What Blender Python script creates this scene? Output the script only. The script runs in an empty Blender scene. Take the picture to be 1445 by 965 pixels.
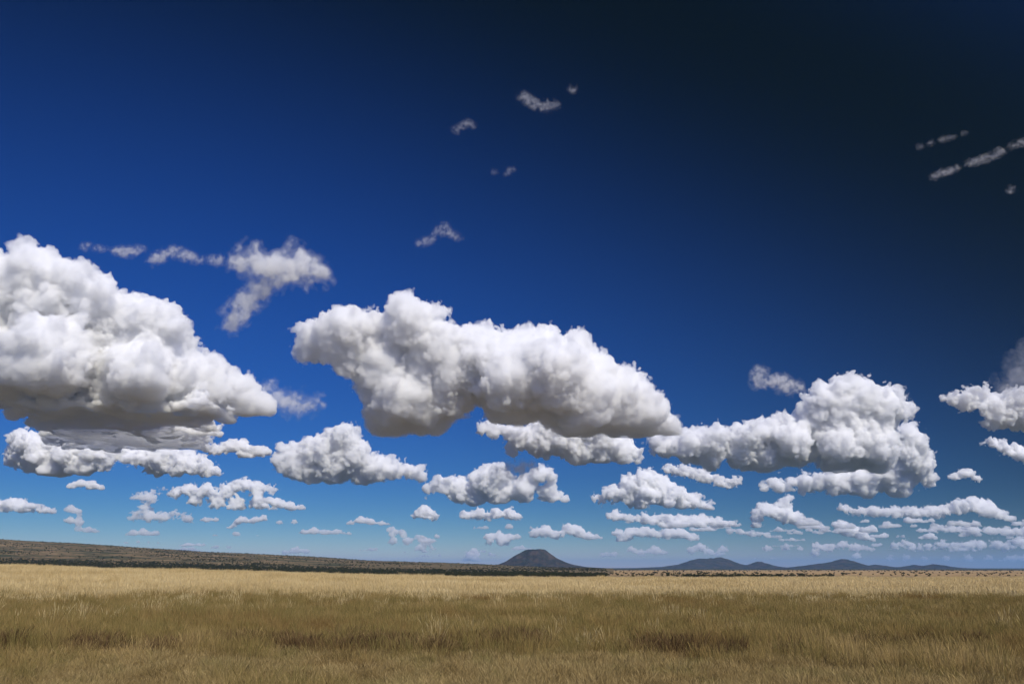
import bpy, math, random
import numpy as np
import openvdb as vdb
from mathutils import Vector

sc = bpy.context.scene
# ------------------------------------------------------------------ camera, world, sun, exposure
W0, H0, F, HZ = 1445.0, 965.0, 1100.0, 801.0          # size of the photograph, focal length in its pixels, row of the horizon
CAM = np.array((0.0, 0.0, 2.4))
PITCH = math.atan((HZ - H0 / 2) / F)
cam = bpy.data.cameras.new('camera')
cob = bpy.data.objects.new('camera', cam)
sc.collection.objects.link(cob)
cam.sensor_width = 36
cam.lens = 36 * F / W0
cam.clip_start = 0.1
cam.clip_end = 500000
cob.location = CAM
cob.rotation_euler = (math.pi / 2 + PITCH, 0, 0)
sc.camera = cob

SUN_EL, SUN_AZ = math.radians(43), math.radians(152)   # azimuth from +Y (view direction) towards +X: behind the camera, to the right
SD = Vector((math.sin(SUN_AZ) * math.cos(SUN_EL), math.cos(SUN_AZ) * math.cos(SUN_EL), math.sin(SUN_EL)))
world = bpy.data.worlds.new('World')
sc.world = world
world.use_nodes = True
wt = world.node_tree
N, L = wt.nodes, wt.links
bg = N['Background']
sky = N.new('ShaderNodeTexSky')
sky.sky_type = 'NISHITA'
sky.sun_disc = False
sky.sun_elevation = SUN_EL
sky.sun_rotation = SUN_AZ
sky.altitude = 1200
sky.air_density = 1.0
sky.dust_density = 0.3
sky.ozone_density = 5.0


def wmath(op, a, b=None):
    n = N.new('ShaderNodeMath')
    n.operation = op
    for k, v in enumerate((a, b)):
        if v is None:
            continue
        if isinstance(v, (int, float)):
            n.inputs[k].default_value = v
        else:
            L.new(v, n.inputs[k])
    return n.outputs[0]


# the photographer's polarising filter: blue sky light is polarised most at right angles to the sun
tc = N.new('ShaderNodeTexCoord')
dt = N.new('ShaderNodeVectorMath')
dt.operation = 'DOT_PRODUCT'
L.new(tc.outputs['Generated'], dt.inputs[0])
dt.inputs[1].default_value = SD
c2 = wmath('MULTIPLY', dt.outputs['Value'], dt.outputs['Value'])
pol = wmath('DIVIDE', wmath('SUBTRACT', 1.0, c2), wmath('ADD', 1.0, c2))
amt = wmath('SUBTRACT', 1.0, wmath('MULTIPLY', pol, 0.993))
sep = N.new('ShaderNodeSeparateColor')
L.new(sky.outputs[0], sep.inputs[0])
# film response to the filtered sky: deep saturated blue, with a little unpolarised veil left over
blue = wmath('MULTIPLY', wmath('MULTIPLY', wmath('POWER', wmath('MULTIPLY', sep.outputs[2], 0.1), 0.08), 8.0), amt)
red = wmath('ADD', wmath('MULTIPLY', blue, wmath('POWER', wmath('DIVIDE', sep.outputs[0], wmath('MAXIMUM', sep.outputs[2], 1e-4)), 2.75)), 0.010)
grn = wmath('ADD', wmath('MULTIPLY', blue, wmath('POWER', wmath('DIVIDE', sep.outputs[1], wmath('MAXIMUM', sep.outputs[2], 1e-4)), 2.42)), 0.035)
comb = N.new('ShaderNodeCombineColor')
L.new(red, comb.inputs[0])
sz = N.new('ShaderNodeSeparateXYZ')
L.new(tc.outputs['Generated'], sz.inputs[0])
low_air = wmath('POWER', wmath('SUBTRACT', 1.0, wmath('MAXIMUM', sz.outputs['Z'], 0.0)), 9.0)
L.new(wmath('MULTIPLY', grn, wmath('SUBTRACT', 1.0, wmath('MULTIPLY', low_air, 0.22))), comb.inputs[1])
L.new(wmath('ADD', blue, 0.04), comb.inputs[2])
L.new(comb.outputs[0], bg.inputs['Color'])
bg.inputs['Strength'].default_value = 0.109

sun = bpy.data.lights.new('sun', 'SUN')
sob = bpy.data.objects.new('sun', sun)
sc.collection.objects.link(sob)
sun.energy = 4.4
sun.angle = math.radians(0.5)
sun.color = (1.0, 0.935, 0.78)
sob.rotation_euler = SD.to_track_quat('Z', 'Y').to_euler()

sc.view_settings.view_transform = 'Standard'
sc.view_settings.look = 'None'
sc.view_settings.exposure = 0.0
sc.view_settings.gamma = 1.0
sc.render.engine = 'CYCLES'
cy = sc.cycles
cy.use_denoising = True
cy.denoiser = 'OPENIMAGEDENOISE'
cy.max_bounces = 22
cy.volume_bounces = 22
cy.diffuse_bounces = 3
cy.glossy_bounces = 2
cy.transmission_bounces = 4
cy.transparent_max_bounces = 64
cy.sample_clamp_indirect = 8

# ------------------------------------------------------------------ helpers
CP, SP = math.cos(PITCH), math.sin(PITCH)


def ray(px, py):
    x, v = (px - W0 / 2) / F, (H0 / 2 - py) / F
    return np.array((x, CP - SP * v, SP + CP * v))


def at(px, py, Y):
    """The point at depth Y in front of the camera that the photograph shows at (px, py)."""
    r = ray(px, py)
    return CAM + r * (Y / r[1])


RT = np.random.RandomState(7).rand(64 * 64 * 64, 3).astype(np.float32)
RT1 = np.ascontiguousarray(RT[:, 0])


def _idx(i, j, k, s):
    return (((i + s * 13) & 63) << 12) | (((j + s * 7) & 63) << 6) | ((k + s * 29) & 63)


def vnoise(p, s):
    """Value noise, 0 to 1, at the rows of p."""
    i = np.floor(p).astype(np.int32)
    f = (p - i).astype(np.float32)
    f = f * f * (3 - 2 * f)
    o = np.zeros(len(p), np.float32)
    for a in (0, 1):
        wa = f[:, 0] if a else 1 - f[:, 0]
        for b in (0, 1):
            wb = wa * (f[:, 1] if b else 1 - f[:, 1])
            for c in (0, 1):
                o += wb * (f[:, 2] if c else 1 - f[:, 2]) * RT1[_idx(i[:, 0] + a, i[:, 1] + b, i[:, 2] + c, s)]
    return o


def puffs(p, s):
    """Round bumps packed in space: 0 in the creases to about 0.65 at their middles."""
    i = np.floor(p - 0.5).astype(np.int32)
    f = (p - i).astype(np.float32)
    best = np.full(len(p), 0.65 ** 2, np.float32)
    for a in (0, 1):
        for b in (0, 1):
            for c in (0, 1):
                r = RT[_idx(i[:, 0] + a, i[:, 1] + b, i[:, 2] + c, s)]
                d = (a + 0.15 + 0.7 * r[:, 0] - f[:, 0]) ** 2
                d += (b + 0.15 + 0.7 * r[:, 1] - f[:, 1]) ** 2
                d += (c + 0.15 + 0.7 * r[:, 2] - f[:, 2]) ** 2
                np.minimum(best, d, out=best)
    return 0.65 - np.sqrt(best)


def noise2(x, y, s):
    return vnoise(np.stack([x, y, np.full_like(x, 0.37)], 1), s)


def fbm2(x, y, s, octaves=4):
    o, a, t = 0, 1.0, 0
    for k in range(octaves):
        o = o + a * noise2(x * 2 ** k, y * 2 ** k, s + k)
        t += a
        a *= 0.5
    return o / t


def tag(o, label=None, cat=None, group=None, kind=None):
    for k, v in (('label', label), ('category', cat), ('group', group), ('kind', kind)):
        if v:
            o[k] = v
    return o


def mesh_object(name, verts, faces, mats=(), parent=None, smooth=True, loc=None, link=True):
    me = bpy.data.meshes.new(name)
    me.from_pydata([tuple(map(float, v)) for v in verts], [], faces)
    if smooth:
        me.polygons.foreach_set('use_smooth', np.ones(len(me.polygons), bool))
    for m in mats:
        me.materials.append(m)
    o = bpy.data.objects.new(name, me)
    if loc is not None:
        o.location = loc
    if parent:
        o.parent = parent
    if link:
        sc.collection.objects.link(o)
    return o


def mat_base(name):
    m = bpy.data.materials.new(name)
    m.use_nodes = True
    t = m.node_tree
    b = t.nodes['Principled BSDF']
    b.inputs['Roughness'].default_value = 0.95
    b.inputs['Specular IOR Level'].default_value = 0.1
    return m, t, b


def noise_node(t, scale, detail=4, vec=None, rough=0.55):
    n = t.nodes.new('ShaderNodeTexNoise')
    n.inputs['Scale'].default_value = scale
    n.inputs['Detail'].default_value = detail
    n.inputs['Roughness'].default_value = rough
    if vec is None:
        g = t.nodes.new('ShaderNodeNewGeometry')
        vec = g.outputs['Position']
    t.links.new(vec, n.inputs['Vector'])
    return n.outputs['Fac']


def ramp(t, fac, stops):
    r = t.nodes.new('ShaderNodeValToRGB')
    e = r.color_ramp.elements
    while len(e) < len(stops):
        e.new(0.5)
    for q, (p, c) in zip(e, stops):
        q.position = p
        q.color = (*c, 1)
    t.links.new(fac, r.inputs[0])
    return r.outputs[0]


def mixc(t, fac, a, b, mode='MIX'):
    n = t.nodes.new('ShaderNodeMix')
    n.data_type = 'RGBA'
    n.blend_type = mode
    for k, v in (('Factor', fac), ('A', a), ('B', b)):
        if isinstance(v, (int, float)):
            n.inputs[k].default_value = v
        elif isinstance(v, tuple):
            n.inputs[k].default_value = (*v, 1)
        else:
            t.links.new(v, n.inputs[k])
    return n.outputs['Result']


# ------------------------------------------------------------------ terrain
LOW = -14.0


def smooth(e0, e1, x):
    t = np.clip((x - e0) / (e1 - e0), 0, 1)
    return t * t * (3 - 2 * t)


def field_z(x, y):
    """Height of the grass field's ground: level, rising gently to the left farther off."""
    x, y = np.asarray(x, float), np.asarray(y, float)
    rise = 0.0247 * np.sqrt(np.maximum(-x, 0) ** 2 + 9) - 0.0247 * 3
    z = np.minimum(rise, 3.5) * smooth(30, 110, y)
    return z + 0.10 * (fbm2(x / 9.0, y / 9.0, 3, 2) - 0.5)


def ground_z(x, y):
    x, y = np.asarray(x, float), np.asarray(y, float)
    z = field_z(x, y)
    d = np.maximum(np.abs(x) * 0.72, np.abs(y))
    drop = smooth(126, 330, np.where(y > 0, np.maximum(y, np.abs(x) * 0.62), d))
    return z * (1 - drop) + (LOW + 3.0 * (fbm2(x / 900.0, y / 900.0, 5, 3) - 0.5)) * drop


def crest_y(px):
    return np.interp(px, (-400, -200, 0, 60, 150, 200, 300, 380, 450, 520, 600, 700, 760, 860), (752, 757, 763, 766.5, 771, 774, 780, 783, 787, 791, 794, 797, 799.5, 801.6))


def ridge_z(px, Y):
    """Height of the long bushy ridge on the left."""
    c = CAM[2] + (HZ - crest_y(px)) / F * 6000 * 1.0
    t = np.clip((Y - 1500) / 4500, 0, 1)
    t = t ** 1.25 * (1 - 0.25 * np.sin(t * math.pi * 2) * 0.6)
    back = 1 - 0.75 * smooth(6200, 9500, Y)
    x = (px - W0 / 2) / F * Y
    n = fbm2(x / 420.0, Y / 420.0, 21, 4) - 0.5
    return LOW - 1.5 + (c - LOW) * t * back + n * 16 * t * np.clip((c - LOW) / 60, 0.05, 1)


def grid_faces(nr, nc, wrap=False):
    f = []
    for r in range(nr - 1):
        for c in range(nc if wrap else nc - 1):
            d = (c + 1) % nc
            f.append((r * nc + c, r * nc + d, (r + 1) * nc + d, (r + 1) * nc + c))
    return f


# ground: one sheet to the horizon
m_ground, t, b = mat_base('ground_earth')
pos = t.nodes.new('ShaderNodeNewGeometry').outputs['Position']
big = noise_node(t, 0.0022, 5, pos)
fine = noise_node(t, 0.35, 5, pos)
col = ramp(t, big, ((0.30, (0.24, 0.16, 0.08)), (0.46, (0.42, 0.265, 0.115)), (0.56, (0.52, 0.335, 0.15)), (0.72, (0.32, 0.21, 0.10))))
vm = t.nodes.new('ShaderNodeVectorMath')
vm.operation = 'DISTANCE'
t.links.new(pos, vm.inputs[0])
vm.inputs[1].default_value = (1900, 3600, 0)
ds = t.nodes.new('ShaderNodeMath')
ds.operation = 'MULTIPLY_ADD'
t.links.new(big, ds.inputs[0])
ds.inputs[1].default_value = 2600
t.links.new(vm.outputs['Value'], ds.inputs[2])
mr = t.nodes.new('ShaderNodeMapRange')
t.links.new(ds.outputs[0], mr.inputs['Value'])
mr.inputs['From Min'].default_value = 3300
mr.inputs['From Max'].default_value = 4500
bush = ramp(t, noise_node(t, 0.006, 5, pos), ((0.35, (0.035, 0.042, 0.028)), (0.55, (0.062, 0.064, 0.044)), (0.7, (0.10, 0.09, 0.062))))
col = mixc(t, 0.45, col, ramp(t, fine, ((0.3, (0.13, 0.10, 0.05)), (0.7, (0.34, 0.25, 0.13)))))
col = mixc(t, mr.outputs[0], col, bush)
t.links.new(col, b.inputs['Base Color'])
rr = np.concatenate([np.linspace(0.5, 160, 70), np.geomspace(165, 1200, 40), np.geomspace(1300, 90000, 46)])
na = 240
ang = np.linspace(0, 2 * math.pi, na, endpoint=False)
RR, AA = np.meshgrid(rr, ang, indexing='ij')
gx, gy = (RR * np.sin(AA)).ravel(), (RR * np.cos(AA)).ravel()
gz = ground_z(gx, gy)
faces = [f[::-1] for f in grid_faces(len(rr), na, True)]
verts = list(np.stack([gx, gy, gz], 1)) + [(0, 0, float(gz[:na].mean()))]
faces += [(len(verts) - 1, (c + 1) % na, c) for c in range(na)]
tag(mesh_object('ground', verts, faces, [m_ground]), 'dry tan savanna ground reaching to the horizon', kind='structure')

# the long ridge on the left
m_ridge, t, b = mat_base('ridge_bushland')
pos = t.nodes.new('ShaderNodeNewGeometry').outputs['Position']
mp = t.nodes.new('ShaderNodeVectorMath')
mp.operation = 'MULTIPLY'
t.links.new(pos, mp.inputs[0])
mp.inputs[1].default_value = (0.0022, 0.0065, 0.012)
n1 = noise_node(t, 1.0, 6, mp.outputs[0], 0.62)
n2 = noise_node(t, 0.03, 4, pos, 0.6)
soil = ramp(t, n1, ((0.38, (0.034, 0.042, 0.018)), (0.46, (0.11, 0.082, 0.040)), (0.52, (0.30, 0.205, 0.10)), (0.57, (0.15, 0.100, 0.050)), (0.63, (0.040, 0.048, 0.020))))
scrub = ramp(t, n2, ((0.50, (0, 0, 0)), (0.62, (1, 1, 1))))
col = mixc(t, scrub, soil, (0.036, 0.046, 0.018))
t.links.new(col, b.inputs['Base Color'])
pxs = np.linspace(-420, 860, 260)
Ys = np.concatenate([np.linspace(1480, 6200, 90), np.linspace(6300, 9500, 16)])
YY, PX = np.meshgrid(Ys, pxs, indexing='ij')
rz = ridge_z(PX.ravel(), YY.ravel())
verts = np.stack([(PX.ravel() - W0 / 2) / F * YY.ravel(), YY.ravel(), rz], 1)
tag(mesh_object('hill', verts, grid_faces(len(Ys), len(pxs)), [m_ridge]), 'long low bushy ridge sloping down from the left', kind='structure')


# mountain and the blue hills far off
def far_hill(name, prof, Y, depth, label, seed, gully=0.25):
    m, t, b = mat_base(name + '_scrub')
    pos = t.nodes.new('ShaderNodeNewGeometry').outputs['Position']
    n1 = noise_node(t, 0.006, 7, pos, 0.65)
    col = ramp(t, n1, ((0.36, (0.016, 0.020, 0.017)), (0.5, (0.034, 0.032, 0.027)), (0.66, (0.080, 0.056, 0.041))))
    t.links.new(col, b.inputs['Base Color'])
    p = np.array(prof, float)
    nx, ny = 220, 70
    px = np.linspace(p[0, 0], p[-1, 0], nx)
    v = np.linspace(-1, 1, ny)
    V, PXX = np.meshgrid(v, px, indexing='ij')
    V, PXX = V.ravel(), PXX.ravel()
    hpx = np.interp(PXX, p[:, 0], HZ - p[:, 1])
    top = CAM[2] + hpx / F * Y
    x = (PXX - W0 / 2) / F * Y
    y = Y + V * depth
    h = np.maximum(top - LOW, 0)
    g = 1 - np.abs(2 * fbm2(x / (h.max() * 0.9), y / (h.max() * 1.6), seed, 4) - 1)
    fall = np.clip(1 - np.abs(V) ** 1.15, 0, 1)
    g2 = 1 - np.abs(2 * fbm2(x / (h.max() * 0.33), y / (h.max() * 0.8), seed + 4, 4) - 1)
    z = LOW - 6 + (h + 6) * fall * (1 - (gully * (1 - g) * 1.6 + 0.35 * (1 - g2)) * np.abs(V) ** 0.5) + h * 0.15 * (fbm2(x / 75, y / 75, seed + 9, 3) - 0.5)
    z = np.where(np.abs(V) > 0.999, LOW - 8, z)
    o = mesh_object(name, np.stack([x, y, z], 1), grid_faces(ny, nx), [m])
    return tag(o, label, kind='structure')


far_hill('mountain', ((655, 802), (690, 798.5), (704, 796), (716, 791.5), (726, 785), (736, 779.5), (744, 776.5), (757, 775.5), (768, 776.5), (774, 781), (782, 787), (793, 792.5), (806, 796.5), (822, 799.5), (850, 802)),
         12000, 900, 'flat topped grey blue mountain standing alone at centre', 31, 0.5)
far_hill('mountain', ((800, 802), (826, 800), (850, 801.2), (890, 801), (925, 799.5), (948, 796.5), (965, 791), (976, 788.8), (990, 788.2), (1006, 787), (1014, 788.5), (1024, 793), (1034, 796.5), (1045, 797), (1056, 792), (1062, 793), (1072, 797.5), (1090, 800), (1110, 802)),
         19000, 1500, 'dark blue double hill right of the lone mountain', 35)
far_hill('mountain', ((1060, 802), (1100, 800), (1130, 796.5), (1155, 793), (1172, 788.6), (1180, 790), (1190, 795), (1205, 798), (1215, 796.4), (1224, 797.5), (1235, 800), (1260, 799.5), (1268, 796.6), (1278, 799), (1288, 797.5), (1295, 795.6), (1304, 798), (1318, 800), (1340, 802)),
         17000, 1200, 'low grey hills with a blunt point at right', 39)


# ------------------------------------------------------------------ vegetation
def leaf_mat(name, stops, trans=0.25, scale=0.05):
    m = bpy.data.materials.new(name)
    m.use_nodes = True
    t = m.node_tree
    t.nodes.remove(t.nodes['Principled BSDF'])
    oi = t.nodes.new('ShaderNodeObjectInfo')
    pos = t.nodes.new('ShaderNodeNewGeometry').outputs['Position']
    nz = noise_node(t, scale, 3, pos)
    mx = t.nodes.new('ShaderNodeMath')
    mx.operation = 'MULTIPLY_ADD'
    t.links.new(oi.outputs['Random'], mx.inputs[0])
    mx.inputs[1].default_value = 0.34
    sb = t.nodes.new('ShaderNodeMath')
    sb.operation = 'MULTIPLY_ADD'
    t.links.new(nz, sb.inputs[0])
    sb.inputs[1].default_value = 1.3
    sb.inputs[2].default_value = -0.31
    t.links.new(sb.outputs[0], mx.inputs[2])
    col = ramp(t, mx.outputs[0], stops)
    d = t.nodes.new('ShaderNodeBsdfDiffuse')
    tr = t.nodes.new('ShaderNodeBsdfTranslucent')
    x = t.nodes.new('ShaderNodeMixShader')
    x.inputs[0].default_value = trans
    t.links.new(col, d.inputs[0])
    t.links.new(col, tr.inputs[0])
    t.links.new(d.outputs[0], x.inputs[1])
    t.links.new(tr.outputs[0], x.inputs[2])
    t.links.new(x.outputs[0], t.nodes['Material Output'].inputs[0])
    return m


m_thorn = leaf_mat('thorn_leaves', ((0.2, (0.030, 0.036, 0.018)), (0.5, (0.045, 0.050, 0.024)), (0.8, (0.070, 0.070, 0.034))), 0.15)
m_bark, t, b = mat_base('thorn_bark')
t.links.new(ramp(t, noise_node(t, 3.0), ((0.3, (0.05, 0.04, 0.03)), (0.7, (0.13, 0.10, 0.075)))), b.inputs['Base Color'])


def tube(v, f, a, b, ra, rb, n=5):
    a, b = np.array(a, float), np.array(b, float)
    w = (b - a) / np.linalg.norm(b - a)
    u = np.cross(w, (0.31, 0.87, 0.2))
    u /= np.linalg.norm(u)
    q = np.cross(w, u)
    s = len(v)
    for c, r in ((a, ra), (b, rb)):
        for k in range(n):
            th = 2 * math.pi * k / n
            v.append(c + r * (math.cos(th) * u + math.sin(th) * q))
    for k in range(n):
        f.append((s + k, s + (k + 1) % n, s + n + (k + 1) % n, s + n + k))


def tree_mesh(name, h, wd, flat, seed, leaves=170, trunk=0.45):
    """A thorn tree: tapered trunk, limbs and a crown of many small leaf sprays in clumps."""
    rng = random.Random(seed)
    v, f = [], []
    tube(v, f, (0, 0, -0.6), (0.05 * h, 0.02 * h, h * trunk), 0.045 * h, 0.028 * h, 6)
    clumps = []
    for k in range(7):
        th = 2 * math.pi * (k + rng.random() * 0.7) / 7
        r = wd / 2 * rng.uniform(0.25, 0.75)
        c = (r * math.cos(th), r * math.sin(th), h * (1 - flat * rng.uniform(0.5, 1.15)))
        clumps.append((c, wd * rng.uniform(0.15, 0.25)))
        tube(v, f, (0.05 * h, 0.02 * h, h * trunk * 0.98), c, 0.02 * h, 0.008 * h, 4)
    nb = len(f)
    for k in range(leaves):
        c, R = rng.choice(clumps)
        d = Vector((rng.gauss(0, 1), rng.gauss(0, 1), rng.gauss(0, 1))).normalized() * R * rng.uniform(0.4, 1.1)
        p = Vector(c) + Vector((d.x, d.y, d.z * flat * 1.3))
        a = Vector((rng.gauss(0, 1), rng.gauss(0, 1), rng.gauss(0, 0.5))).normalized()
        q = a.cross(Vector((rng.gauss(0, 1), rng.gauss(0, 1), rng.gauss(0, 1)))).normalized()
        s = rng.uniform(0.055, 0.10) * wd
        n = len(v)
        v += [p + a * s, p + q * s * 0.7, p - a * s, p - q * s * 0.7]
        f.append((n, n + 1, n + 2, n + 3))
    me = bpy.data.meshes.new(name)
    me.from_pydata([tuple(map(float, p)) for p in v], [], f)
    me.materials.append(m_bark)
    me.materials.append(m_thorn)
    me.polygons.foreach_set('material_index', np.array([0] * nb + [1] * (len(f) - nb), np.int32))
    me.update()
    return me


acacias = [tree_mesh('acacia_tree', 6.0, 10.0, 0.34, 1), tree_mesh('acacia_tree', 7.0, 9.0, 0.42, 2), tree_mesh('acacia_tree', 5.0, 8.5, 0.30, 3)]
thorns = [tree_mesh('thorn_tree', 6.5, 8.0, 0.6, 4, 190, 0.25), tree_mesh('thorn_tree', 5.5, 9.0, 0.65, 5, 190, 0.2), tree_mesh('thorn_tree', 7.5, 8.0, 0.55, 6, 190, 0.3)]
shrubs = [tree_mesh('shrub', 3.2, 4.6, 0.75, 7, 110, 0.12), tree_mesh('shrub', 2.6, 4.0, 0.8, 8, 110, 0.1), tree_mesh('shrub', 3.8, 4.4, 0.7, 9, 110, 0.15)]


def land_z(x, y):
    px = x / y * F + W0 / 2
    z = float(ground_z(np.array([x]), np.array([y]))[0])
    if 1500 < y < 9400 and -400 < px < 850:
        z = max(z, float(ridge_z(np.array([px]), np.array([y]))[0]))
    return z


def plant_one(name, meshes, px, Y, scale, rng, label, group):
    x = (px - W0 / 2) / F * Y
    o = bpy.data.objects.new(name, rng.choice(meshes))
    o.location = (x, Y, land_z(x, Y) - 0.2)
    o.rotation_euler = (0, 0, rng.uniform(0, 6.28))
    o.scale = (scale, scale, scale * rng.uniform(0.85, 1.1))
    sc.collection.objects.link(o)
    return tag(o, label, 'tree', group)


rng = random.Random(11)


def belt_y(px):
    return np.interp(px, (0, 300, 450, 600, 960), (2400, 2250, 2000, 1650, 1480))


# the dark belt just beyond the field on the right, thinning out to its right end
for k in range(110):
    px = 955 + 203 * (k + rng.uniform(-0.8, 0.8)) / 110
    if px > 1085 and rng.random() < 0.4:
        continue
    plant_one('thorn_tree', thorns, px, rng.uniform(1400, 1500), rng.uniform(0.8, 1.25), rng,
              'dark thorn tree in the low belt beyond the field at right', 'thorn trees in the dark belt at right')
# single acacias on the pale plain
for k in range(130):
    Y = 1700 * (4.6 ** (rng.random() ** 1.2))
    px = rng.uniform(670, 1290) if rng.random() < 0.8 else rng.uniform(1290, 1450)
    plant_one('acacia_tree', acacias, px, Y, rng.uniform(0.7, 1.35), rng,
              'lone dark acacia scattered on the pale plain below the far hills', 'acacias scattered on the pale plain')
# the dark wood edge in the middle and left
for k in range(150):
    px = -30 + 990 * (k + rng.uniform(-0.9, 0.9)) / 150
    Y = belt_y(px) + rng.uniform(-40, 260)
    plant_one('thorn_tree', thorns, px, Y, rng.uniform(0.7, 1.15), rng,
              'dark thorn tree at the wood edge between field and ridge', 'thorn trees at the wood edge below the ridge')


def scatter(name, pts, rots, scales, source_meshes, label, kind='stuff'):
    """Points that carry instances of the given meshes through a geometry node tree."""
    col = bpy.data.collections.new(name + '_sources')
    for me in source_meshes:
        col.objects.link(bpy.data.objects.new(me.name, me))
    me = bpy.data.meshes.new(name)
    me.vertices.add(len(pts))
    me.vertices.foreach_set('co', np.asarray(pts, np.float32).ravel())
    for an, ty, arr in (('rot', 'FLOAT_VECTOR', rots), ('siz', 'FLOAT_VECTOR', scales)):
        a = me.attributes.new(an, ty, 'POINT')
        a.data.foreach_set('vector', np.asarray(arr, np.float32).ravel())
    o = bpy.data.objects.new(name, me)
    sc.collection.objects.link(o)
    g = bpy.data.node_groups.new(name + '_scatter', 'GeometryNodeTree')
    g.interface.new_socket('Geometry', in_out='INPUT', socket_type='NodeSocketGeometry')
    g.interface.new_socket('Geometry', in_out='OUTPUT', socket_type='NodeSocketGeometry')
    gi, go = g.nodes.new('NodeGroupInput'), g.nodes.new('NodeGroupOutput')
    ci = g.nodes.new('GeometryNodeCollectionInfo')
    ci.inputs['Collection'].default_value = col
    ci.inputs['Separate Children'].default_value = True
    ci.inputs['Reset Children'].default_value = True
    ip = g.nodes.new('GeometryNodeInstanceOnPoints')
    ip.inputs['Pick Instance'].default_value = True
    for an, sk in (('rot', 'Rotation'), ('siz', 'Scale')):
        na_ = g.nodes.new('GeometryNodeInputNamedAttribute')
        na_.data_type = 'FLOAT_VECTOR'
        na_.inputs['Name'].default_value = an
        g.links.new(na_.outputs['Attribute'], ip.inputs[sk])
    rv = g.nodes.new('FunctionNodeRandomValue')
    rv.data_type = 'INT'
    rv.inputs['Min'].default_value = 0
    rv.inputs['Max'].default_value = len(source_meshes) - 1
    ro = [q for q in rv.outputs if q.enabled][0]
    for q in rv.inputs:
        if q.name == 'Min' and q.type == 'INT':
            q.default_value = 0
        if q.name == 'Max' and q.type == 'INT':
            q.default_value = len(source_meshes) - 1
    g.links.new(ro, ip.inputs['Instance Index'])
    g.links.new(gi.outputs[0], ip.inputs['Points'])
    g.links.new(ci.outputs[0], ip.inputs['Instance'])
    g.links.new(ip.outputs[0], go.inputs[0])
    o.modifiers.new('scatter', 'NODES').node_group = g
    return tag(o, label, kind=kind)


rs = np.random.RandomState(5)
# scrub over the ridge and the plain
n = 70000
px = rs.uniform(-380, 850, n)
Y = 1520 * (6300 / 1520) ** (rs.rand(n) ** 0.85)
x = (px - W0 / 2) / F * Y
den = fbm2(x / 330.0, Y / 330.0, 61, 4)
low = smooth(-60, 0, Y - belt_y(px)) * (1 - smooth(350, 800, Y - belt_y(px)))
keep = rs.rand(n) < np.clip((den - 0.43) * 5, 0.05, 1) * 0.55 + low * 0.5
px, Y, x = px[keep], Y[keep], x[keep]
z = np.maximum(ridge_z(px, Y), ground_z(x, Y)) - 0.2
pts_a = np.stack([x, Y, z], 1)
n = 2600
px = rs.uniform(640, 1500, n)
Y = 1600 * (16000 / 1600) ** (rs.rand(n) ** 0.8)
x = (px - W0 / 2) / F * Y
keep = rs.rand(n) < np.clip((fbm2(x / 500.0, Y / 500.0, 71, 4) - 0.44) * 4.5, 0.04, 1)
px, Y, x = px[keep], Y[keep], x[keep]
pts_b = np.stack([x, Y, ground_z(x, Y) - 0.2], 1)
pts = np.concatenate([pts_a, pts_b])
k = len(pts)
s = rs.uniform(0.8, 2.1, k)
rots = np.stack([np.zeros(k), np.zeros(k), rs.uniform(0, 6.28, k)], 1)
scatter('bushland', pts, rots, np.stack([s, s, s], 1), shrubs, 'countless dark shrubs covering the ridge and plain')


# grass tufts
def tuft_mesh(name, blades, h, spread, width, bend, head, seed, mat):
    rg = random.Random(seed)
    v, f = [], []
    for k in range(blades):
        th, r = rg.uniform(0, 6.283), spread * math.sqrt(rg.random())
        bx, by = r * math.cos(th), r * math.sin(th)
        hh = h * rg.uniform(0.55, 1.0)
        lean = rg.uniform(0.05, 1.0) * bend * hh
        la = th + rg.gauss(0, 0.8)
        dx, dy = math.cos(la), math.sin(la)
        ta = rg.uniform(0, 6.283)
        tx, ty = math.cos(ta), math.sin(ta)
        w = width * rg.uniform(0.6, 1.2)
        prof = [(0, 1.0), (0.45, 0.85), (0.78, 0.6)]
        if head and rg.random() < head:
            prof = [(0, 0.6), (0.6, 0.5), (0.74, 0.6), (0.86, 1.5)]
        s = len(v)
        for q, ww in prof:
            o = lean * q * q
            v.append((bx + dx * o - tx * w * ww / 2, by + dy * o - ty * w * ww / 2, hh * q * (1 - 0.12 * bend * q)))
            v.append((bx + dx * o + tx * w * ww / 2, by + dy * o + ty * w * ww / 2, hh * q * (1 - 0.12 * bend * q)))
        v.append((bx + dx * lean, by + dy * lean, hh * (1 - 0.12 * bend)))
        for q in range(len(prof) - 1):
            a = s + 2 * q
            f.append((a, a + 1, a + 3, a + 2))
        a = s + 2 * (len(prof) - 1)
        f.append((a, a + 1, a + 2))
    me = bpy.data.meshes.new(name)
    me.from_pydata(v, [], f)
    me.materials.append(mat)
    return me


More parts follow.
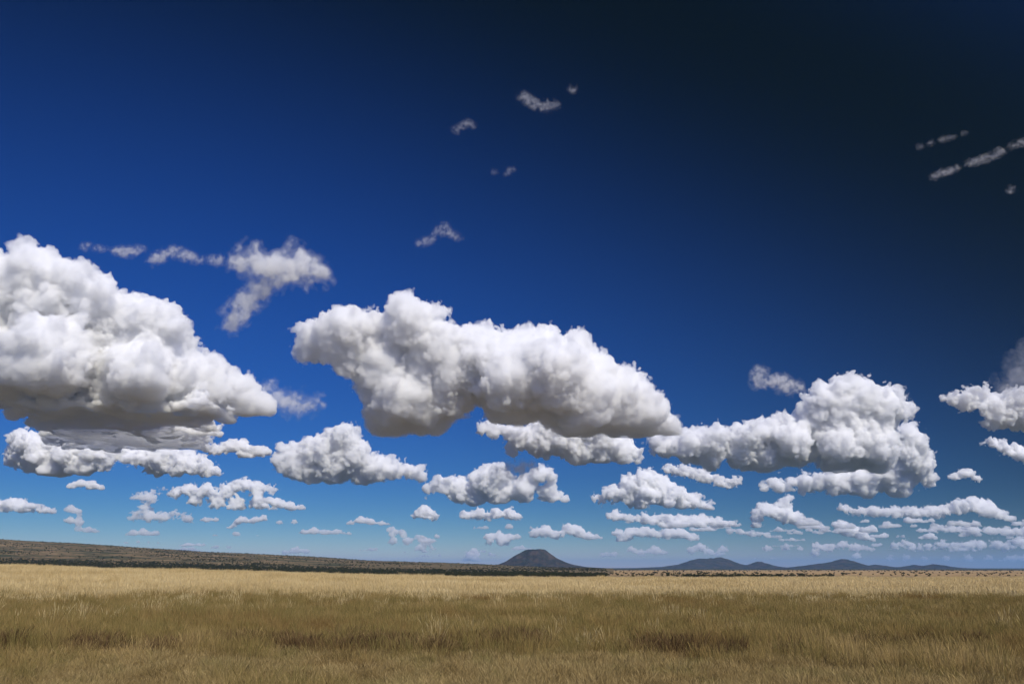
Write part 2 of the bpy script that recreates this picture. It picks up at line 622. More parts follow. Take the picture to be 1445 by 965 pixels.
m_verge = leaf_mat('verge_grass', ((0.20, (0.17, 0.12, 0.046)), (0.40, (0.32, 0.23, 0.095)), (0.56, (0.46, 0.34, 0.155)), (0.76, (0.23, 0.195, 0.070))), 0.25, 0.6)
m_olive = leaf_mat('olive_grass', ((0.20, (0.20, 0.120, 0.045)), (0.38, (0.36, 0.250, 0.095)), (0.52, (0.20, 0.170, 0.055)), (0.64, (0.34, 0.245, 0.095)), (0.80, (0.48, 0.34, 0.145))), 0.25, 0.16)  # olive-brown grass; colours also kept darker in place of cloud shade on the field
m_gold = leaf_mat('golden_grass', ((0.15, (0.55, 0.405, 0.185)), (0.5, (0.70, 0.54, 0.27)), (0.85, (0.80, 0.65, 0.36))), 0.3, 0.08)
m_stalk = leaf_mat('gap_shade_stalks', ((0.15, (0.07, 0.042, 0.022)), (0.5, (0.13, 0.08, 0.04)), (0.85, (0.20, 0.125, 0.06))), 0.15, 0.9)  # dark stems, with the shade between them put into the brown
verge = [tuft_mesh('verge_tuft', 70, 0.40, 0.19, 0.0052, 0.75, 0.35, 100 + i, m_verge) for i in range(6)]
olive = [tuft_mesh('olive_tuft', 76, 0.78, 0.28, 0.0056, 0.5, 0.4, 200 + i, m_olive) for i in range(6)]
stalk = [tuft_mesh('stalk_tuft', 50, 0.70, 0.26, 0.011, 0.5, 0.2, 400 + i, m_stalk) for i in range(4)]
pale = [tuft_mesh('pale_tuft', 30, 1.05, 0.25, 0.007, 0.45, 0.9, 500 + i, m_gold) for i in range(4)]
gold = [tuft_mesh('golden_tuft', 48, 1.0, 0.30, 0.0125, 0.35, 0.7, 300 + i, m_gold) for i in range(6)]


def field_points(y0, y1, density, seed, pad=4.0):
    r = np.random.RandomState(seed)
    half = (W0 / 2 + 60) / F
    area = (y1 - y0) * half * (y0 + y1) + 2 * pad * (y1 - y0)
    n = int(area * density * 1.0)
    y = np.sqrt(r.uniform(y0 * y0, y1 * y1, n))
    xx = r.uniform(-1, 1, n) * (y * half + pad)
    return xx, y, r


def grass(name, x, y, r, meshes, smin, smax, label, hz=1.0):
    k = len(x)
    s = r.uniform(smin, smax, k)
    clump = 0.45 + 1.1 * fbm2(x / 1.5, y / 1.5, 91, 3) + 0.55 * (fbm2(x / 7.0, y / 5.0, 95, 2) - 0.5)
    rot = np.stack([r.normal(0, 0.07, k), r.normal(0, 0.07, k), r.uniform(0, 6.28, k)], 1)
    pts = np.stack([x, y, ground_z(x, y) - 0.02], 1)
    return scatter(name, pts, rot, np.stack([s, s, s * clump * hz], 1), meshes, label)


def edge_y(x):
    """Where the mown verge meets the tall grass."""
    return 22.0 + 2.6 * (fbm2(x / 3.0, x * 0 + 2.0, 81, 4) - 0.5)


def gold_y(x):
    return 60 + 14 * (fbm2(x / 16.0, x * 0 + 5.0, 83, 3) - 0.5)


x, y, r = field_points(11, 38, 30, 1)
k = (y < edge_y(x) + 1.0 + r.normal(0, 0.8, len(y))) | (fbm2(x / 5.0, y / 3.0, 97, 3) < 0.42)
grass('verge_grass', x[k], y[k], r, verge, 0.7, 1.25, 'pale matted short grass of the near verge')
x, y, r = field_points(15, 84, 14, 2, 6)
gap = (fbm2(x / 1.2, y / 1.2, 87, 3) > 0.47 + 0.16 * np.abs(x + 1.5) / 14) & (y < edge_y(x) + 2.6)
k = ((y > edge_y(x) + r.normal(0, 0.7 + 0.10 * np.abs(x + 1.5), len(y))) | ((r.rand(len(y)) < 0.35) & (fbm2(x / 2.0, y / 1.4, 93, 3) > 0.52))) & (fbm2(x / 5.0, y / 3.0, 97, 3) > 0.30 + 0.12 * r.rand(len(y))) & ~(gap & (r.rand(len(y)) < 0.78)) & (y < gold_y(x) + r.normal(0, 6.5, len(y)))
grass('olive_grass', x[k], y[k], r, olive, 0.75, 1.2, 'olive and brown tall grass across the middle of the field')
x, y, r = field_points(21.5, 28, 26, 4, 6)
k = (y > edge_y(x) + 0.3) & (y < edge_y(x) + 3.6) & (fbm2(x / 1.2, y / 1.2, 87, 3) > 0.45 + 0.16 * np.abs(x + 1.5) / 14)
grass('gap_shade_stalks', x[k], y[k], r, stalk, 0.7, 1.15, 'dark brown stalks coloured for shade in gaps where verge meets tall grass')
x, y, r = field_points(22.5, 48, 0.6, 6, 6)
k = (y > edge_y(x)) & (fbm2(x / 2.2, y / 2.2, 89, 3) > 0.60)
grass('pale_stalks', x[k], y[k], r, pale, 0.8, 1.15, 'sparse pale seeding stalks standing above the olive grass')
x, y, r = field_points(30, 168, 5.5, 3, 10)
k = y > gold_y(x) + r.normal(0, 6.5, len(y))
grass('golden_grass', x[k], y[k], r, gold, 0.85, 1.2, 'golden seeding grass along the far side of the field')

# ------------------------------------------------------------------ clouds
HB = 1100.0                                             # height of the cloud bases above the plain
_mats = {}


def cloud_mat(mfp):
    """Cloud droplets: a white scattering volume of even density (mean free path in metres) in a very faint skin of mist."""
    key = round(math.log(mfp) * 6)
    if key not in _mats:
        m = bpy.data.materials.new('cloud_droplets')
        m.use_nodes = True
        t = m.node_tree
        t.nodes.remove(t.nodes['Principled BSDF'])
        v = t.nodes.new('ShaderNodeVolumeScatter')
        v.inputs['Color'].default_value = (1, 1, 1, 1)
        v.inputs['Density'].default_value = 1 / mfp
        v.inputs['Anisotropy'].default_value = 0.0
        t.links.new(v.outputs[0], t.nodes['Material Output'].inputs['Volume'])
        a = t.nodes.new('ShaderNodeBsdfTransparent')
        d = t.nodes.new('ShaderNodeBsdfTranslucent')
        d.inputs[0].default_value = (0.95, 0.95, 0.95, 1)
        x = t.nodes.new('ShaderNodeMixShader')
        x.inputs[0].default_value = 0.02
        t.links.new(a.outputs[0], x.inputs[1])
        t.links.new(d.outputs[0], x.inputs[2])
        t.links.new(x.outputs[0], t.nodes['Material Output'].inputs['Surface'])
        _mats[key] = m
    return _mats[key]


def iso_object(name, field, iso, v, lo, c, mat, parent=None):
    g = vdb.FloatGrid(background=1e4)
    g.copyFromArray(np.ascontiguousarray(field, np.float32))
    p, tr, qd = g.convertToPolygons(isovalue=float(iso))
    if len(p) == 0:
        return None
    p = p * v + lo - c
    me = bpy.data.meshes.new(name)
    nq, nt_ = len(qd), len(tr)
    me.vertices.add(len(p))
    me.vertices.foreach_set('co', p.astype(np.float32).ravel())
    loops = np.concatenate([qd.ravel(), tr.ravel()]).astype(np.int32)
    me.loops.add(len(loops))
    me.loops.foreach_set('vertex_index', loops)
    me.polygons.add(nq + nt_)
    st = np.concatenate([np.arange(nq) * 4, nq * 4 + np.arange(nt_) * 3]).astype(np.int32)
    me.polygons.foreach_set('loop_start', st)
    me.polygons.foreach_set('use_smooth', np.ones(nq + nt_, bool))
    me.update(calc_edges=True)
    me.validate()
    me.materials.append(mat)
    o = bpy.data.objects.new(name, me)
    if parent:
        o.parent = parent
    else:
        o.location = c
    sc.collection.objects.link(o)
    return o


CLOUD_N = [0]


def fill_out(blobs, seed, flat, shred, lean):
    """Joins the main balls of a cloud with smaller ones and heaps puffs on their upper sides."""
    rg = random.Random(seed)
    bl = [(*b[:3], b[3] if len(b) > 3 else 0) for b in blobs]
    mean = sum(b[2] for b in bl) / len(bl)
    out = list(bl)
    done, todo = [bl[0]], list(bl[1:])
    while todo:                                         # a spanning tree, bridged where its ends are near enough
        a, b = min(((p, q) for p in done for q in todo), key=lambda pq: math.hypot(pq[0][0] - pq[1][0], pq[0][1] - pq[1][1]))
        todo.remove(b)
        done.append(b)
        d = math.hypot(a[0] - b[0], a[1] - b[1])
        if 0.5 * (a[2] + b[2]) < d < 1.9 * (a[2] + b[2]) + 4:
            n = max(1, int(d / (0.55 * (a[2] + b[2]))))
            for k in range(1, n + 1):
                u = (k + rg.uniform(-0.25, 0.25)) / (n + 1)
                R = (a[2] + (b[2] - a[2]) * u) * rg.uniform(0.55, 0.85) * (0.78 if shred else 1)
                out.append((a[0] + (b[0] - a[0]) * u, a[1] + (b[1] - a[1]) * u + rg.uniform(-0.2, 0.2) * R, R, a[3] + (b[3] - a[3]) * u))
    if mean > 15 and flat and lean:                              # heaped tops lean towards the sun and the camera; the flat base runs back under them
        my = sum(b[1] for b in bl) / len(bl)
        out = [(x, y, R, -0.2 * d + (0.8 if mean > 24 else 0.55) * (y - my)) for x, y, R, d in out]
        out += [(x, y - 0.3 * R, 0.9 * R, d - 1.5 * R) for x, y, R, d in out if y > my + 0.2 * R and mean > 20]
    big = list(out)
    for x, y, R, d in big:
        if mean < 16:                                   # small far clouds lie long and low
            out.append((x - R * rg.uniform(0.6, 1.1), y + R * rg.uniform(0, 0.3), R * rg.uniform(0.5, 0.75), d + rg.uniform(-1, 1) * R))
            out.append((x + R * rg.uniform(0.6, 1.1), y + R * rg.uniform(0, 0.3), R * rg.uniform(0.5, 0.75), d + rg.uniform(-1, 1) * R))
        if flat and R > 4 and lean:
            for k in range(5 if R > 14 else 3):
                th, ph = rg.uniform(-0.3, math.pi + 0.3), rg.uniform(-1.2, 0.6)
                r2 = R * rg.uniform(0.28, 0.52)
                q = R * 0.8
                out.append((x + q * math.cos(th) * math.cos(ph), y - q * math.sin(th) * math.cos(ph), r2, d + q * math.sin(ph)))
    return out


def cloud(label, blobs, base, vox=None, amp=0.46, mfp=4.0, flat=True, Y=None, fringe=True, group=None, shred=False, lean=True):
    """A cumulus: puffed union of balls (px, py, radius in pixels of the photograph, depth offset) over a flat base."""
    CLOUD_N[0] += 1
    seed = CLOUD_N[0] * 3
    if shred:
        blobs = [(b[0], b[1], b[2] * (0.78 if Y and Y < 3700 else 0.88), *b[3:]) for b in blobs]
    blobs0 = blobs
    blobs = fill_out(blobs, seed, flat, shred, lean)
    r = ray(W0 / 2, base)
    D = Y or (HB - CAM[2]) * r[1] / r[2]
    s = D / F
    B = []
    for b in blobs:
        px_, py_, R = b[:3]
        Yb = D + (b[3] if len(b) > 3 else 0) * s
        B.append((*at(px_, py_, Yb), R * s * Yb / D))
    B = np.array(B)
    ra = float(np.mean([b[2] for b in blobs0])) * s
    if vox is None:
        vox = 1.25 if ra / s < 15 else (1.5 if ra / s < 26 else 1.7)
    v = vox * s
    pad = ra * (1.9 if shred else amp * 0.95) + 4 * v
    lo = (B[:, :3] - B[:, 3:]).min(0) - pad
    hi = (B[:, :3] + B[:, 3:]).max(0) + pad
    zb = HB if flat else lo[2]
    if flat:
        lo[2] = max(lo[2], HB - 10 * v)
    n = np.ceil((hi - lo) / v).astype(int) + 1
    ax = [lo[q] + v * np.arange(n[q], dtype=np.float32) for q in range(3)]
    kk = ra * (0.45 if shred else (0.16 if lean else 0.3))
    acc = np.zeros(n, np.float32)
    for X_, Y_, Z_, R in B:
        sl = []
        for q, c_ in enumerate((X_, Y_, Z_)):
            i0 = max(0, int((c_ - R - pad - 6 * kk - lo[q]) / v))
            i1 = min(n[q], int((c_ + R + pad + 6 * kk - lo[q]) / v) + 2)
            sl.append(slice(i0, i1))
        d = np.sqrt(((ax[0][sl[0]] - X_) ** 2)[:, None, None] + ((ax[1][sl[1]] - Y_) ** 2)[None, :, None] + ((ax[2][sl[2]] - Z_) ** 2)[None, None, :]) - R
        acc[sl[0], sl[1], sl[2]] += np.exp(np.clip(-d / kk, -60, 60))
    d = -kk * np.log(acc + 1e-26)
    flatd = d.ravel()
    band = np.nonzero((flatd < pad) & (flatd > -ra * (9 if shred else amp * 0.8) - 3 * v))[0]
    if flat:                                            # and the layer round the base
        zz = np.broadcast_to(ax[2][None, None, :], n).ravel()
        low_ = np.nonzero((zz < HB + ra * 0.7) & (flatd <= -ra * amp * 0.8 - 3 * v))[0]
        band = np.concatenate([band, low_])
    I = np.unravel_index(band, n)
    p = np.stack([ax[q][I[q]] for q in range(3)], 1)
    dd = flatd[band].copy()
    q = p / ra
    wp = np.stack([vnoise(q * 1.6 + 11 * j, seed + 50 + j) - 0.5 for j in range(3)], 1)
    q = q + wp * 0.3
    disp, a, fr = 0, 0.8, 1.0
    while fr < 40:
        disp = disp + a * (puffs(q * fr, seed + int(fr * 10)) - 0.29)
        a *= 0.75
        fr *= 2.03
        if ra / fr < 2.4 * v:
            break
    hgt = np.clip((p[:, 2] - zb) / (ra * (1.4 if ra / s > 24 else 0.7)), 0, 1) if flat else 1.0
    big_ = vnoise(p / (ra * 2.2), seed + 40) - 0.5
    dd -= (disp * amp * (1.25 if ra / s > 24 else 1.75) * (0.28 + 0.72 * hgt) + big_ * 0.35) * ra
    rag = 0.8 * (vnoise(q * 2.3 + 5, seed + 60) - 0.5) + 0.4 * (vnoise(q * 5.1, seed + 61) - 0.5) + 0.16 * (vnoise(q * 11, seed + 62) - 0.5)
    if shred:                                           # torn vapour: no puffs, only stretched drifting noise
        dd = flatd[band] - ((vnoise(q * 0.9 + 3, seed + 63) - 0.5) * 2.0 + (vnoise(q * 2.1 + 7, seed + 64) - 0.5) * 1.4 + (vnoise(q * 4.7, seed + 65) - 0.5) * 0.35 - 0.28) * ra
    elif ra / s < 15:
        dd -= (rag * 0.5 - 0.06) * ra
    fr_ = dd - np.clip(rag * 0.5 + 0.03, -0.3, 0.4) * ra * 0.6
    if flat:
        bn = (vnoise(p / (ra * 1.8), seed + 77) - 0.5) * ra * (0.6 if lean else 0.7) + (vnoise(p / (ra * 0.5), seed + 78) - 0.5) * ra * (0.14 if lean else 0.3)
        kb = ra * (0.35 if lean else 0.25)
        fl = HB + kb * 0.6 - p[:, 2] + bn
        for arr in (dd, fr_):
            h = np.clip(0.5 + 0.5 * (arr - fl) / kb, 0, 1)
            arr[:] = fl * (1 - h) + arr * h + kb * h * (1 - h)
    out = d.copy()
    out.ravel()[band] = dd
    c = np.array([(lo[0] + hi[0]) / 2, (lo[1] + hi[1]) / 2, zb])
    thick = mfp / 4.0 * s * (4.0 if shred else min(8.0, max(2.6, 0.20 * ra / s)))
    o = iso_object('cloud', out, 0.0, v, lo, c, cloud_mat(thick * (6.5 if shred else 1.0)))
    tag(o, label, 'cloud', group)
    if shred:                                           # thicker heart and a thin outer veil, so that it fades out softly
        iso_object('dense_core', out, -0.38 * ra, v, lo, c, cloud_mat(thick * 2.4), o)
        iso_object('wispy_fringe', out, 0.6 * ra, v, lo, c, cloud_mat(thick * 24), o)
    elif fringe:
        out = d
        out.ravel()[band] = fr_
        iso_object('wispy_fringe', out, 0.0, v, lo, c, cloud_mat(thick * 2.6), o)
    return o


cloud('largest cloud, heaped white cumulus cut by the left edge of the picture',
      [(-150, 440, 80), (-70, 420, 72), (0, 425, 62), (40, 405, 46), (46, 372, 20), (92, 412, 44), (135, 425, 40), (185, 448, 40), (240, 462, 30, -10), (60, 470, 62, -40), (150, 490, 60, -40), (225, 505, 48, -20),
       (275, 540, 36, -10), (312, 556, 24), (332, 562, 15), (346, 568, 11), (358, 575, 10), (370, 580, 7), (300, 538, 10), (0, 520, 62, -70), (80, 535, 56, -90), (165, 545, 46, -80), (-90, 510, 80, -40), (240, 555, 34, -50), (200, 540, 50, 60), (60, 520, 70, 80)], 588)
rg = random.Random(41)
sl = 1100.0 * 1100.0 / (801.0 - 637.0)                  # one even slab whose flat underside runs back under the largest cloud
slab = []
for row in range(19):
    d = -290 + 15 * row
    yb = 801.0 - 1100.0 * 1100.0 / (sl + d * sl / 1100.0)
    x0, x1 = 34 + 3.6 * row + rg.uniform(-16, 16), 306 - 1.2 * row + rg.uniform(-22, 12)
    for k in range(8):
        R_ = rg.uniform(19, 26) * (0.75 if k in (0, 7) else 1)
        if row > 6 and rg.random() < 0.22:
            continue
        slab.append((x0 + (x1 - x0) * (k + rg.uniform(-0.4, 0.4)) / 7, yb - rg.uniform(0, 13), R_ * rg.uniform(0.7, 1.1), d + rg.uniform(-8, 8)))
cloud('flat grey cloud layer tucked under the largest left cloud', slab, 637, amp=0.6, lean=False)
cloud('white cloud below the grey layer, far left of a touching pair',
      [(26, 618, 13), (44, 626, 18), (34, 640, 16), (66, 638, 22), (92, 632, 12), (104, 636, 20), (118, 626, 9), (132, 634, 18), (146, 640, 13), (90, 655, 20), (152, 656, 11), (24, 650, 10), (120, 655, 18, 30), (60, 655, 16)], 674)
cloud('long rounded white cloud, right of the touching pair under the grey layer',
      [(162, 632, 8), (172, 640, 12), (188, 634, 9), (198, 644, 17), (216, 636, 9), (228, 648, 19), (246, 641, 10), (260, 653, 18), (276, 648, 9), (284, 658, 15), (300, 664, 9), (225, 658, 16, 20), (250, 662, 14)], 677)
cloud('small low white cloud between the left pair and the peaked cloud',
      [(303, 635, 9), (322, 631, 10), (342, 630, 11), (362, 636, 9), (345, 642, 8), (378, 638, 6)], 648)
cloud('peaked white cloud below the gap between the two biggest clouds',
      [(402, 650, 20), (403, 634, 8), (425, 652, 24), (455, 635, 28), (478, 618, 20), (490, 606, 11), (500, 640, 26), (470, 655, 30, -20), (530, 660, 22), (560, 664, 16), (588, 668, 14), (510, 668, 18), (440, 668, 18)], 686)
cloud('ragged bright cloud floating alone between the two biggest clouds, top',
      [(345, 370, 14), (368, 372, 17), (398, 372, 19), (428, 380, 17), (452, 384, 11), (402, 388, 13), (360, 358, 8), (415, 360, 10)], 405, amp=0.9, mfp=9, flat=False, shred=True, Y=4200)
cloud('greyish ragged tail hanging below the lone upper cloud',
      [(370, 405, 10), (360, 415, 13), (345, 430, 14), (332, 446, 10), (322, 458, 7), (374, 398, 8)], 470, amp=0.9, mfp=11, flat=False, shred=True, Y=4250)
cloud('thin wisp strip of torn shreds above the left cloud, left end',
      [(120, 347, 4), (140, 350, 5), (165, 354, 7), (178, 355, 7), (200, 352, 4)], 365, amp=1.1, mfp=10, flat=False, shred=True, Y=4300, vox=1.1)
cloud('thin torn wisp beside the ragged bright upper cloud',
      [(222, 363, 7), (215, 368, 5), (245, 354, 6), (262, 359, 8), (278, 366, 5), (300, 367, 5), (312, 368, 3)], 375, amp=1.1, mfp=10, flat=False, shred=True, Y=4300, vox=1.1)
cloud('small dim grey cloud in the gap left of the central cloud',
      [(400, 562, 11), (418, 566, 13), (436, 572, 10), (448, 568, 6), (405, 572, 10), (374, 547, 5)], 588, amp=0.8, mfp=12, flat=False, shred=True, Y=6200)
cloud('large heaped white cumulus at the centre with a domed top',
      [(440, 490, 28), (432, 468, 10), (478, 470, 36, 10), (500, 500, 40), (525, 462, 26), (578, 450, 36, 20), (600, 470, 40, 20), (545, 510, 58, -20), (610, 515, 58, -10), (660, 500, 48), (700, 505, 34, 10),
       (745, 500, 38), (790, 495, 34), (815, 500, 34), (835, 520, 30), (780, 545, 56, -30), (720, 550, 50, -10), (560, 570, 44, -50), (545, 590, 32, -60), (600, 580, 36, -40), (840, 565, 46), (885, 570, 36), (895, 545, 18), (915, 588, 30),
       (945, 600, 14), (880, 600, 36, -20), (640, 535, 50), (820, 590, 40, 20)], 620)
cloud('flat white cloud shelf under the right half of the central cloud',
      [(680, 602, 10), (700, 605, 14), (730, 616, 20), (765, 624, 25), (800, 622, 28), (840, 612, 24), (848, 630, 26), (880, 636, 20), (724, 638, 12), (815, 640, 22, 30), (770, 606, 18), (900, 644, 10)], 660)
cloud('broad white cloud with a dark patch in front, below the central cloud',
      [(608, 690, 12), (625, 684, 16), (650, 692, 18), (685, 678, 24), (700, 672, 20), (740, 690, 20), (772, 668, 14), (755, 672, 14), (775, 698, 14), (795, 704, 8), (705, 698, 20), (670, 700, 16)], 716)
cloud('small dark cloud in shade in front of the broad white cloud',
      [(700, 664, 6), (718, 662, 8), (736, 659, 8), (752, 662, 7), (726, 670, 7)], 681, amp=0.6, mfp=8, flat=False, shred=True, Y=7000)
cloud('thin flat white cloud just under the broad white cloud',
      [(598, 722, 10), (588, 727, 6), (612, 728, 6), (655, 727, 7), (675, 724, 8), (698, 724, 8), (720, 724, 9), (733, 729, 5), (690, 731, 6)], 738)
cloud('heaped white cloud right of centre above two thin layers',
      [(850, 705, 9), (868, 695, 14), (890, 690, 18), (912, 680, 18), (918, 672, 10), (935, 695, 18), (960, 704, 16), (982, 708, 12), (900, 706, 16), (998, 716, 8), (840, 703, 5)], 722)
cloud('low flat white layer below the heaped cloud right of centre',
      [(868, 728, 9), (885, 731, 7), (910, 732, 9), (938, 732, 8), (962, 733, 9), (990, 734, 9), (1015, 737, 7), (1036, 739, 6)], 746, mfp=5)
cloud('big white cumulus of the right half with a tall rounded tower',
      [(1155, 562, 22), (1180, 565, 30), (1216, 560, 32), (1250, 570, 28), (1275, 578, 16), (1288, 576, 9), (1148, 590, 26), (1112, 605, 22), (1085, 612, 24), (1050, 622, 22), (1010, 625, 22), (1015, 606, 8), (970, 632, 22), (940, 630, 16), (925, 628, 10),
       (985, 612, 9), (1180, 605, 44, -20), (1225, 610, 42, -20), (1120, 632, 30, -30), (1185, 640, 36, -50), (1235, 640, 30, -40), (1045, 645, 20, -20), (1080, 650, 20, -40), (1000, 650, 16)], 668)
cloud('white cloud with a flat grey base behind and below the right tower',
      [(1280, 612, 16), (1290, 625, 18), (1272, 640, 28), (1296, 658, 20), (1250, 670, 24), (1215, 678, 22), (1175, 680, 20), (1135, 682, 17), (1100, 684, 14), (1078, 686, 9), (1310, 680, 13), (1270, 685, 20), (1220, 690, 14, 50)], 706)
cloud('low grey cloud shreds under the left arm of the right cumulus',
      [(945, 662, 8), (965, 664, 10), (990, 672, 11), (1015, 678, 9), (1040, 676, 6), (1030, 690, 7)], 692, amp=0.7, mfp=5)
cloud('pair of bright rounded clouds cut by the right edge of the picture',
      [(1338, 562, 7), (1352, 562, 10), (1372, 556, 12), (1390, 546, 8), (1398, 575, 18), (1422, 582, 20), (1412, 560, 9), (1445, 585, 26), (1475, 580, 34), (1425, 562, 16), (1442, 566, 20), (1405, 596, 14), (1360, 570, 11), (1384, 566, 13)], 614, amp=0.6, mfp=6)
cloud('smaller rounded cloud at the right edge below the bright pair',
      [(1398, 624, 8), (1415, 630, 11), (1435, 636, 12), (1460, 640, 18)], 656)
cloud('faint thin grey veil at the right edge above the bright pair',
      [(1430, 548, 14), (1446, 525, 16), (1462, 500, 18)], 570, amp=0.9, mfp=48, flat=False, shred=True, Y=5200)
cloud('ragged little wisp left of the tall right tower',
      [(1068, 528, 6), (1075, 522, 5), (1072, 541, 6), (1090, 538, 8), (1106, 536, 7), (1120, 543, 7), (1108, 549, 6), (1130, 548, 4)], 556, amp=1.1, mfp=9, flat=False, shred=True, Y=5800, vox=1.1)
cloud('little puff alone near the right edge above the long low cloud',
      [(1346, 673, 6), (1358, 669, 7), (1368, 667, 7), (1378, 675, 6)], 685)
cloud('long low cloud bank at right with a small peak near its right end',
      [(1190, 716, 7), (1210, 722, 8), (1235, 722, 8), (1262, 722, 8), (1290, 722, 9), (1320, 722, 10), (1350, 716, 12), (1372, 711, 12), (1395, 720, 12), (1415, 727, 8), (1428, 732, 5)], 740, mfp=6)
cloud('leaning white cloud with a pale spike above the blunt right hills',
      [(1078, 718, 10), (1070, 728, 8), (1092, 722, 11), (1106, 711, 9), (1114, 702, 5), (1108, 728, 11), (1126, 732, 10), (1068, 740, 7)], 746, mfp=5)
cloud('small slanting white cloud under the left end of the long right bank',
      [(1185, 740, 7), (1192, 746, 10), (1206, 751, 9), (1220, 757, 7), (1232, 762, 4)], 767, mfp=5)
cloud('flat white cloud cut by the left edge, low in the sky',
      [(-10, 712, 12), (15, 713, 11), (35, 714, 9), (55, 718, 7), (72, 722, 5)], 727)
cloud('small oval cloud under the left touching pair',
      [(100, 685, 5), (115, 682, 6), (130, 684, 6), (142, 688, 4), (121, 699, 5)], 692)
cloud('stack of three tiny flat clouds low at far left',
      [(100, 718, 6), (112, 721, 4), (98, 734, 5), (112, 736, 5), (124, 747, 5), (110, 746, 4), (136, 749, 3)], 754, mfp=8, amp=0.5)
cloud('torn white cloud with two upright tufts low at left',
      [(192, 700, 6), (210, 702, 9), (218, 693, 6), (228, 690, 4), (205, 715, 7), (190, 728, 7), (210, 728, 9), (232, 730, 8), (248, 724, 6), (265, 731, 7)], 742, mfp=8, amp=0.7)
cloud('wide layered white cloud low at left of the peaked cloud',
      [(245, 696, 6), (268, 690, 9), (292, 692, 10), (320, 690, 9), (342, 684, 11), (362, 687, 10), (385, 691, 7), (275, 706, 8), (305, 710, 9), (335, 712, 10), (365, 711, 9), (385, 716, 5)], 724)
cloud('small ragged cloud at the right end of the wide layered cloud',
      [(378, 706, 6), (392, 710, 7), (410, 714, 6), (425, 716, 5)], 722)
cloud('thin row of puffs under the wide layered cloud',
      [(288, 733, 4), (305, 733, 4), (340, 733, 5), (358, 734, 5), (372, 731, 5), (395, 737, 4), (415, 736, 4), (325, 745, 4)], 747, mfp=5)
cloud('thin flat cloud left of the stepped clouds low in the sky',
      [(428, 750, 4), (442, 748, 5), (458, 751, 4), (475, 750, 4), (492, 752, 3)], 756, mfp=5)
cloud('small flat white cloud at the top of the stepped row',
      [(495, 737, 4), (510, 733, 6), (524, 736, 5), (538, 738, 4), (550, 740, 3)], 742, mfp=5)
cloud('stepped small clouds descending left of the mountain',
      [(553, 747, 5), (568, 752, 5), (555, 763, 5), (575, 763, 6), (590, 758, 5), (602, 764, 6), (592, 772, 5), (610, 774, 3)], 778, mfp=8, amp=0.6)
cloud('faint pale cloud touching the ridge line at left',
      [(402, 779, 4), (418, 776, 5), (432, 778, 4)], 786, mfp=7)
cloud('small upright puff just left of the lone mountain',
      [(662, 784, 6), (670, 780, 6), (658, 790, 5), (672, 790, 6)], 793, mfp=7)
cloud('small flat cloud above the left slope of the mountain',
      [(690, 758, 6), (704, 755, 6), (718, 758, 6), (730, 757, 4), (708, 765, 6), (690, 765, 4)], 773, mfp=5)
cloud('white double humped cloud above and right of the mountain top',
      [(755, 753, 8), (770, 749, 9), (786, 754, 7), (803, 745, 8), (815, 750, 8), (830, 756, 6), (843, 758, 5)], 763, mfp=5)
cloud('paired white puffs above the gap between mountain and blue hill',
      [(872, 752, 6), (888, 752, 8), (878, 762, 6), (912, 750, 8), (928, 754, 6), (942, 752, 8), (960, 752, 8), (978, 757, 6)], 766, mfp=5)
cloud('low broken puffs right of the mountain near the horizon',
      [(850, 783, 4), (868, 781, 4), (905, 780, 5), (925, 776, 6), (890, 774, 4), (938, 779, 4)], 788, mfp=8, amp=0.7)
cloud('small puffs just above the dark blue double hill',
      [(975, 776, 5), (988, 772, 6), (1000, 778, 5), (1020, 774, 5), (1012, 782, 4)], 787, mfp=8, amp=0.6)
cloud('thin cloud streak right of the low flat layer',
      [(1030, 748, 5), (1045, 750, 5), (1060, 752, 5), (1082, 754, 5), (1098, 757, 4)], 761, mfp=8, amp=0.7)
cloud('tiny upright puff between leaning cloud and slanting cloud',
      [(1156, 742, 5), (1162, 746, 4), (1158, 751, 4)], 755, mfp=5)
cloud('faint broken clouds low over the blunt right hills',
      [(1082, 774, 5), (1108, 772, 5), (1130, 774, 4), (1152, 770, 6), (1172, 772, 6), (1190, 768, 6), (1208, 772, 6), (1228, 774, 5), (1150, 781, 5), (1210, 784, 5)], 789, amp=0.8, mfp=7)
cloud('grey band of cloud under the long right bank',
      [(1320, 746, 6), (1345, 747, 6), (1370, 746, 7), (1395, 748, 6), (1420, 750, 7), (1448, 750, 8)], 758, mfp=7)
cloud('broken row of lit cloud tops low at right above the plain',
      [(1262, 770, 7), (1276, 766, 7), (1290, 772, 7), (1310, 770, 6), (1330, 768, 7), (1345, 772, 7), (1364, 770, 7), (1385, 768, 7)], 781, amp=0.8, mfp=7)
cloud('lit low cloud cut by the lower right edge of the sky',
      [(1405, 768, 7), (1420, 772, 7), (1436, 764, 8), (1452, 768, 9)], 782, amp=0.8, mfp=7)
cloud('dim low cloud strip resting on the right horizon',
      [(1255, 788, 5), (1280, 787, 5), (1305, 788, 5), (1335, 787, 5), (1365, 787, 6), (1395, 787, 5), (1425, 788, 6), (1450, 788, 6)], 795, amp=0.8, mfp=14, vox=1.5)
rg = random.Random(77)
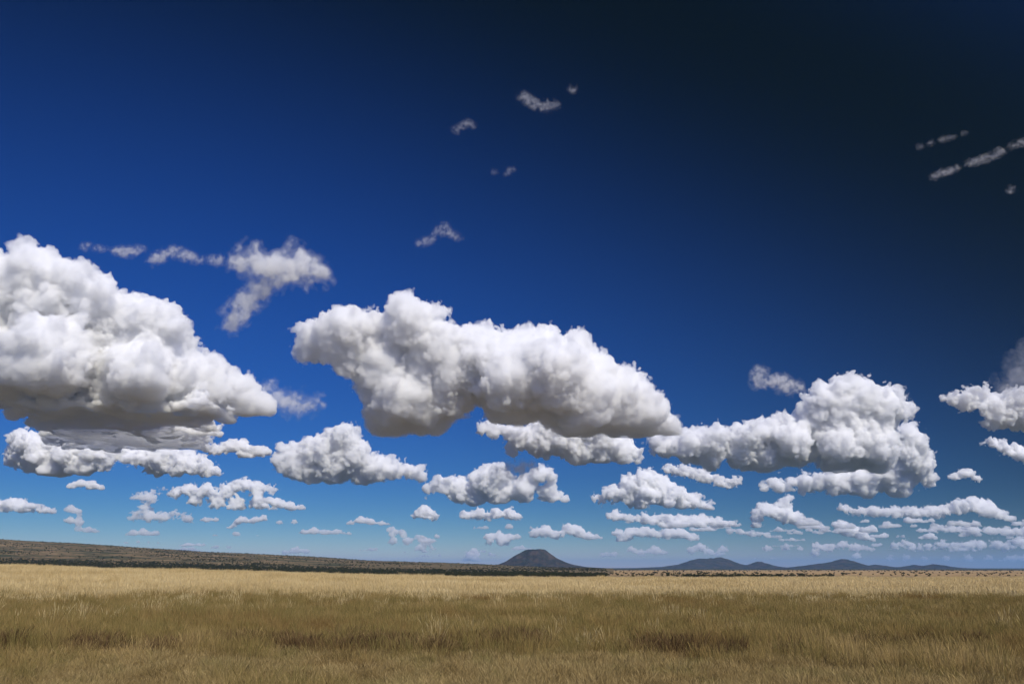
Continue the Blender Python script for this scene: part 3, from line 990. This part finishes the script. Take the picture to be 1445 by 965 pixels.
for name_, x0, x1, n_, y0, y1, lab in (('left', 20, 640, 13, 752, 784, 'one of the faint small clouds strewn low over the left ridge'),
                                       ('mid', 560, 1000, 16, 742, 789, 'one of the small clouds strewn low around the lone mountain'),
                                       ('right', 1000, 1460, 30, 738, 792, 'one of the crowded small clouds banked low over the right horizon')):
    for k in range(n_):
        by = rg.uniform(y0, y1)
        near = (795 - by) / 50.0
        w_, h_ = rg.uniform(14, 34) * (0.5 + near), rg.uniform(5, 9) * (0.45 + near)
        cx = rg.uniform(x0, x1)
        bl = []
        for q in range(rg.randint(3, 6)):
            u = rg.uniform(-1, 1)
            R_ = h_ * rg.uniform(0.35, 0.65) * (1 - 0.45 * abs(u))
            bl.append((cx + u * w_, by - R_ * rg.uniform(0.7, 1.3), max(R_, 1.6)))
        cloud(lab, bl, by, group='small low clouds over the %s horizon' % name_, mfp=rg.uniform(3, 6), amp=0.6, vox=1.25, fringe=False)
# thin shreds high up
cloud('bright shred high in the dark sky, largest of the upper shreds',
      [(738, 135, 6), (746, 142, 8), (758, 148, 8), (768, 152, 6), (785, 148, 4), (808, 127, 4)], 165, amp=1.2, mfp=24, flat=False, shred=True, Y=3000, vox=1.1)
cloud('little shred left of and below the brightest upper shred',
      [(642, 184, 4), (652, 178, 5), (660, 173, 5), (668, 178, 3)], 195, amp=1.2, mfp=22, flat=False, shred=True, Y=3000, vox=1.1)
cloud('pair of tiny faint shreds halfway up the sky',
      [(697, 243, 4), (722, 239, 5), (715, 245, 3)], 252, amp=1.2, mfp=22, flat=False, shred=True, Y=3200, vox=1.1)
cloud('triangular shred between the central cloud and the upper shreds',
      [(620, 326, 7), (628, 319, 5), (634, 330, 6), (605, 340, 5), (592, 344, 4), (648, 336, 3)], 350, amp=1.1, mfp=17, flat=False, shred=True, Y=3600, vox=1.1)
cloud('bright streaked shred high at right',
      [(1318, 249, 4), (1328, 244, 5), (1340, 241, 5), (1352, 237, 3)], 256, amp=1.1, mfp=16, flat=False, shred=True, Y=3200, vox=1.1)
cloud('torn streak of shreds reaching the right edge high up',
      [(1370, 230, 5), (1384, 226, 6), (1398, 222, 5), (1412, 214, 5), (1428, 206, 4), (1444, 202, 5), (1426, 268, 5)], 275, amp=1.2, mfp=25, flat=False, shred=True, Y=3200, vox=1.1)
cloud('faint thin streak above the bright shred high at right',
      [(1298, 207, 4), (1314, 202, 4), (1330, 197, 4), (1345, 193, 4), (1360, 188, 3)], 215, amp=1.3, mfp=41, flat=False, shred=True, Y=3200, vox=1.1)

# ------------------------------------------------------------------ haze over the plain
m = bpy.data.materials.new('haze_air')
m.use_nodes = True
t = m.node_tree
t.nodes.remove(t.nodes['Principled BSDF'])
pv = t.nodes.new('ShaderNodeVolumePrincipled')
pv.inputs['Color'].default_value = (0.31, 0.60, 1.0, 1)
pv.inputs['Density'].default_value = 1.6e-5
t.links.new(pv.outputs[0], t.nodes['Material Output'].inputs['Volume'])
hz, ht, hb = 96000.0, 880.0, LOW - 14
v = [(x, y, z) for z in (hb, ht) for x, y in ((-hz, -hz), (hz, -hz), (hz, hz), (-hz, hz))]
f = [(3, 2, 1, 0), (4, 5, 6, 7), (0, 1, 5, 4), (1, 2, 6, 5), (2, 3, 7, 6), (3, 0, 4, 7)]
tag(mesh_object('haze', v, f, [m], smooth=False), 'pale haze in the air over the plain', kind='stuff')
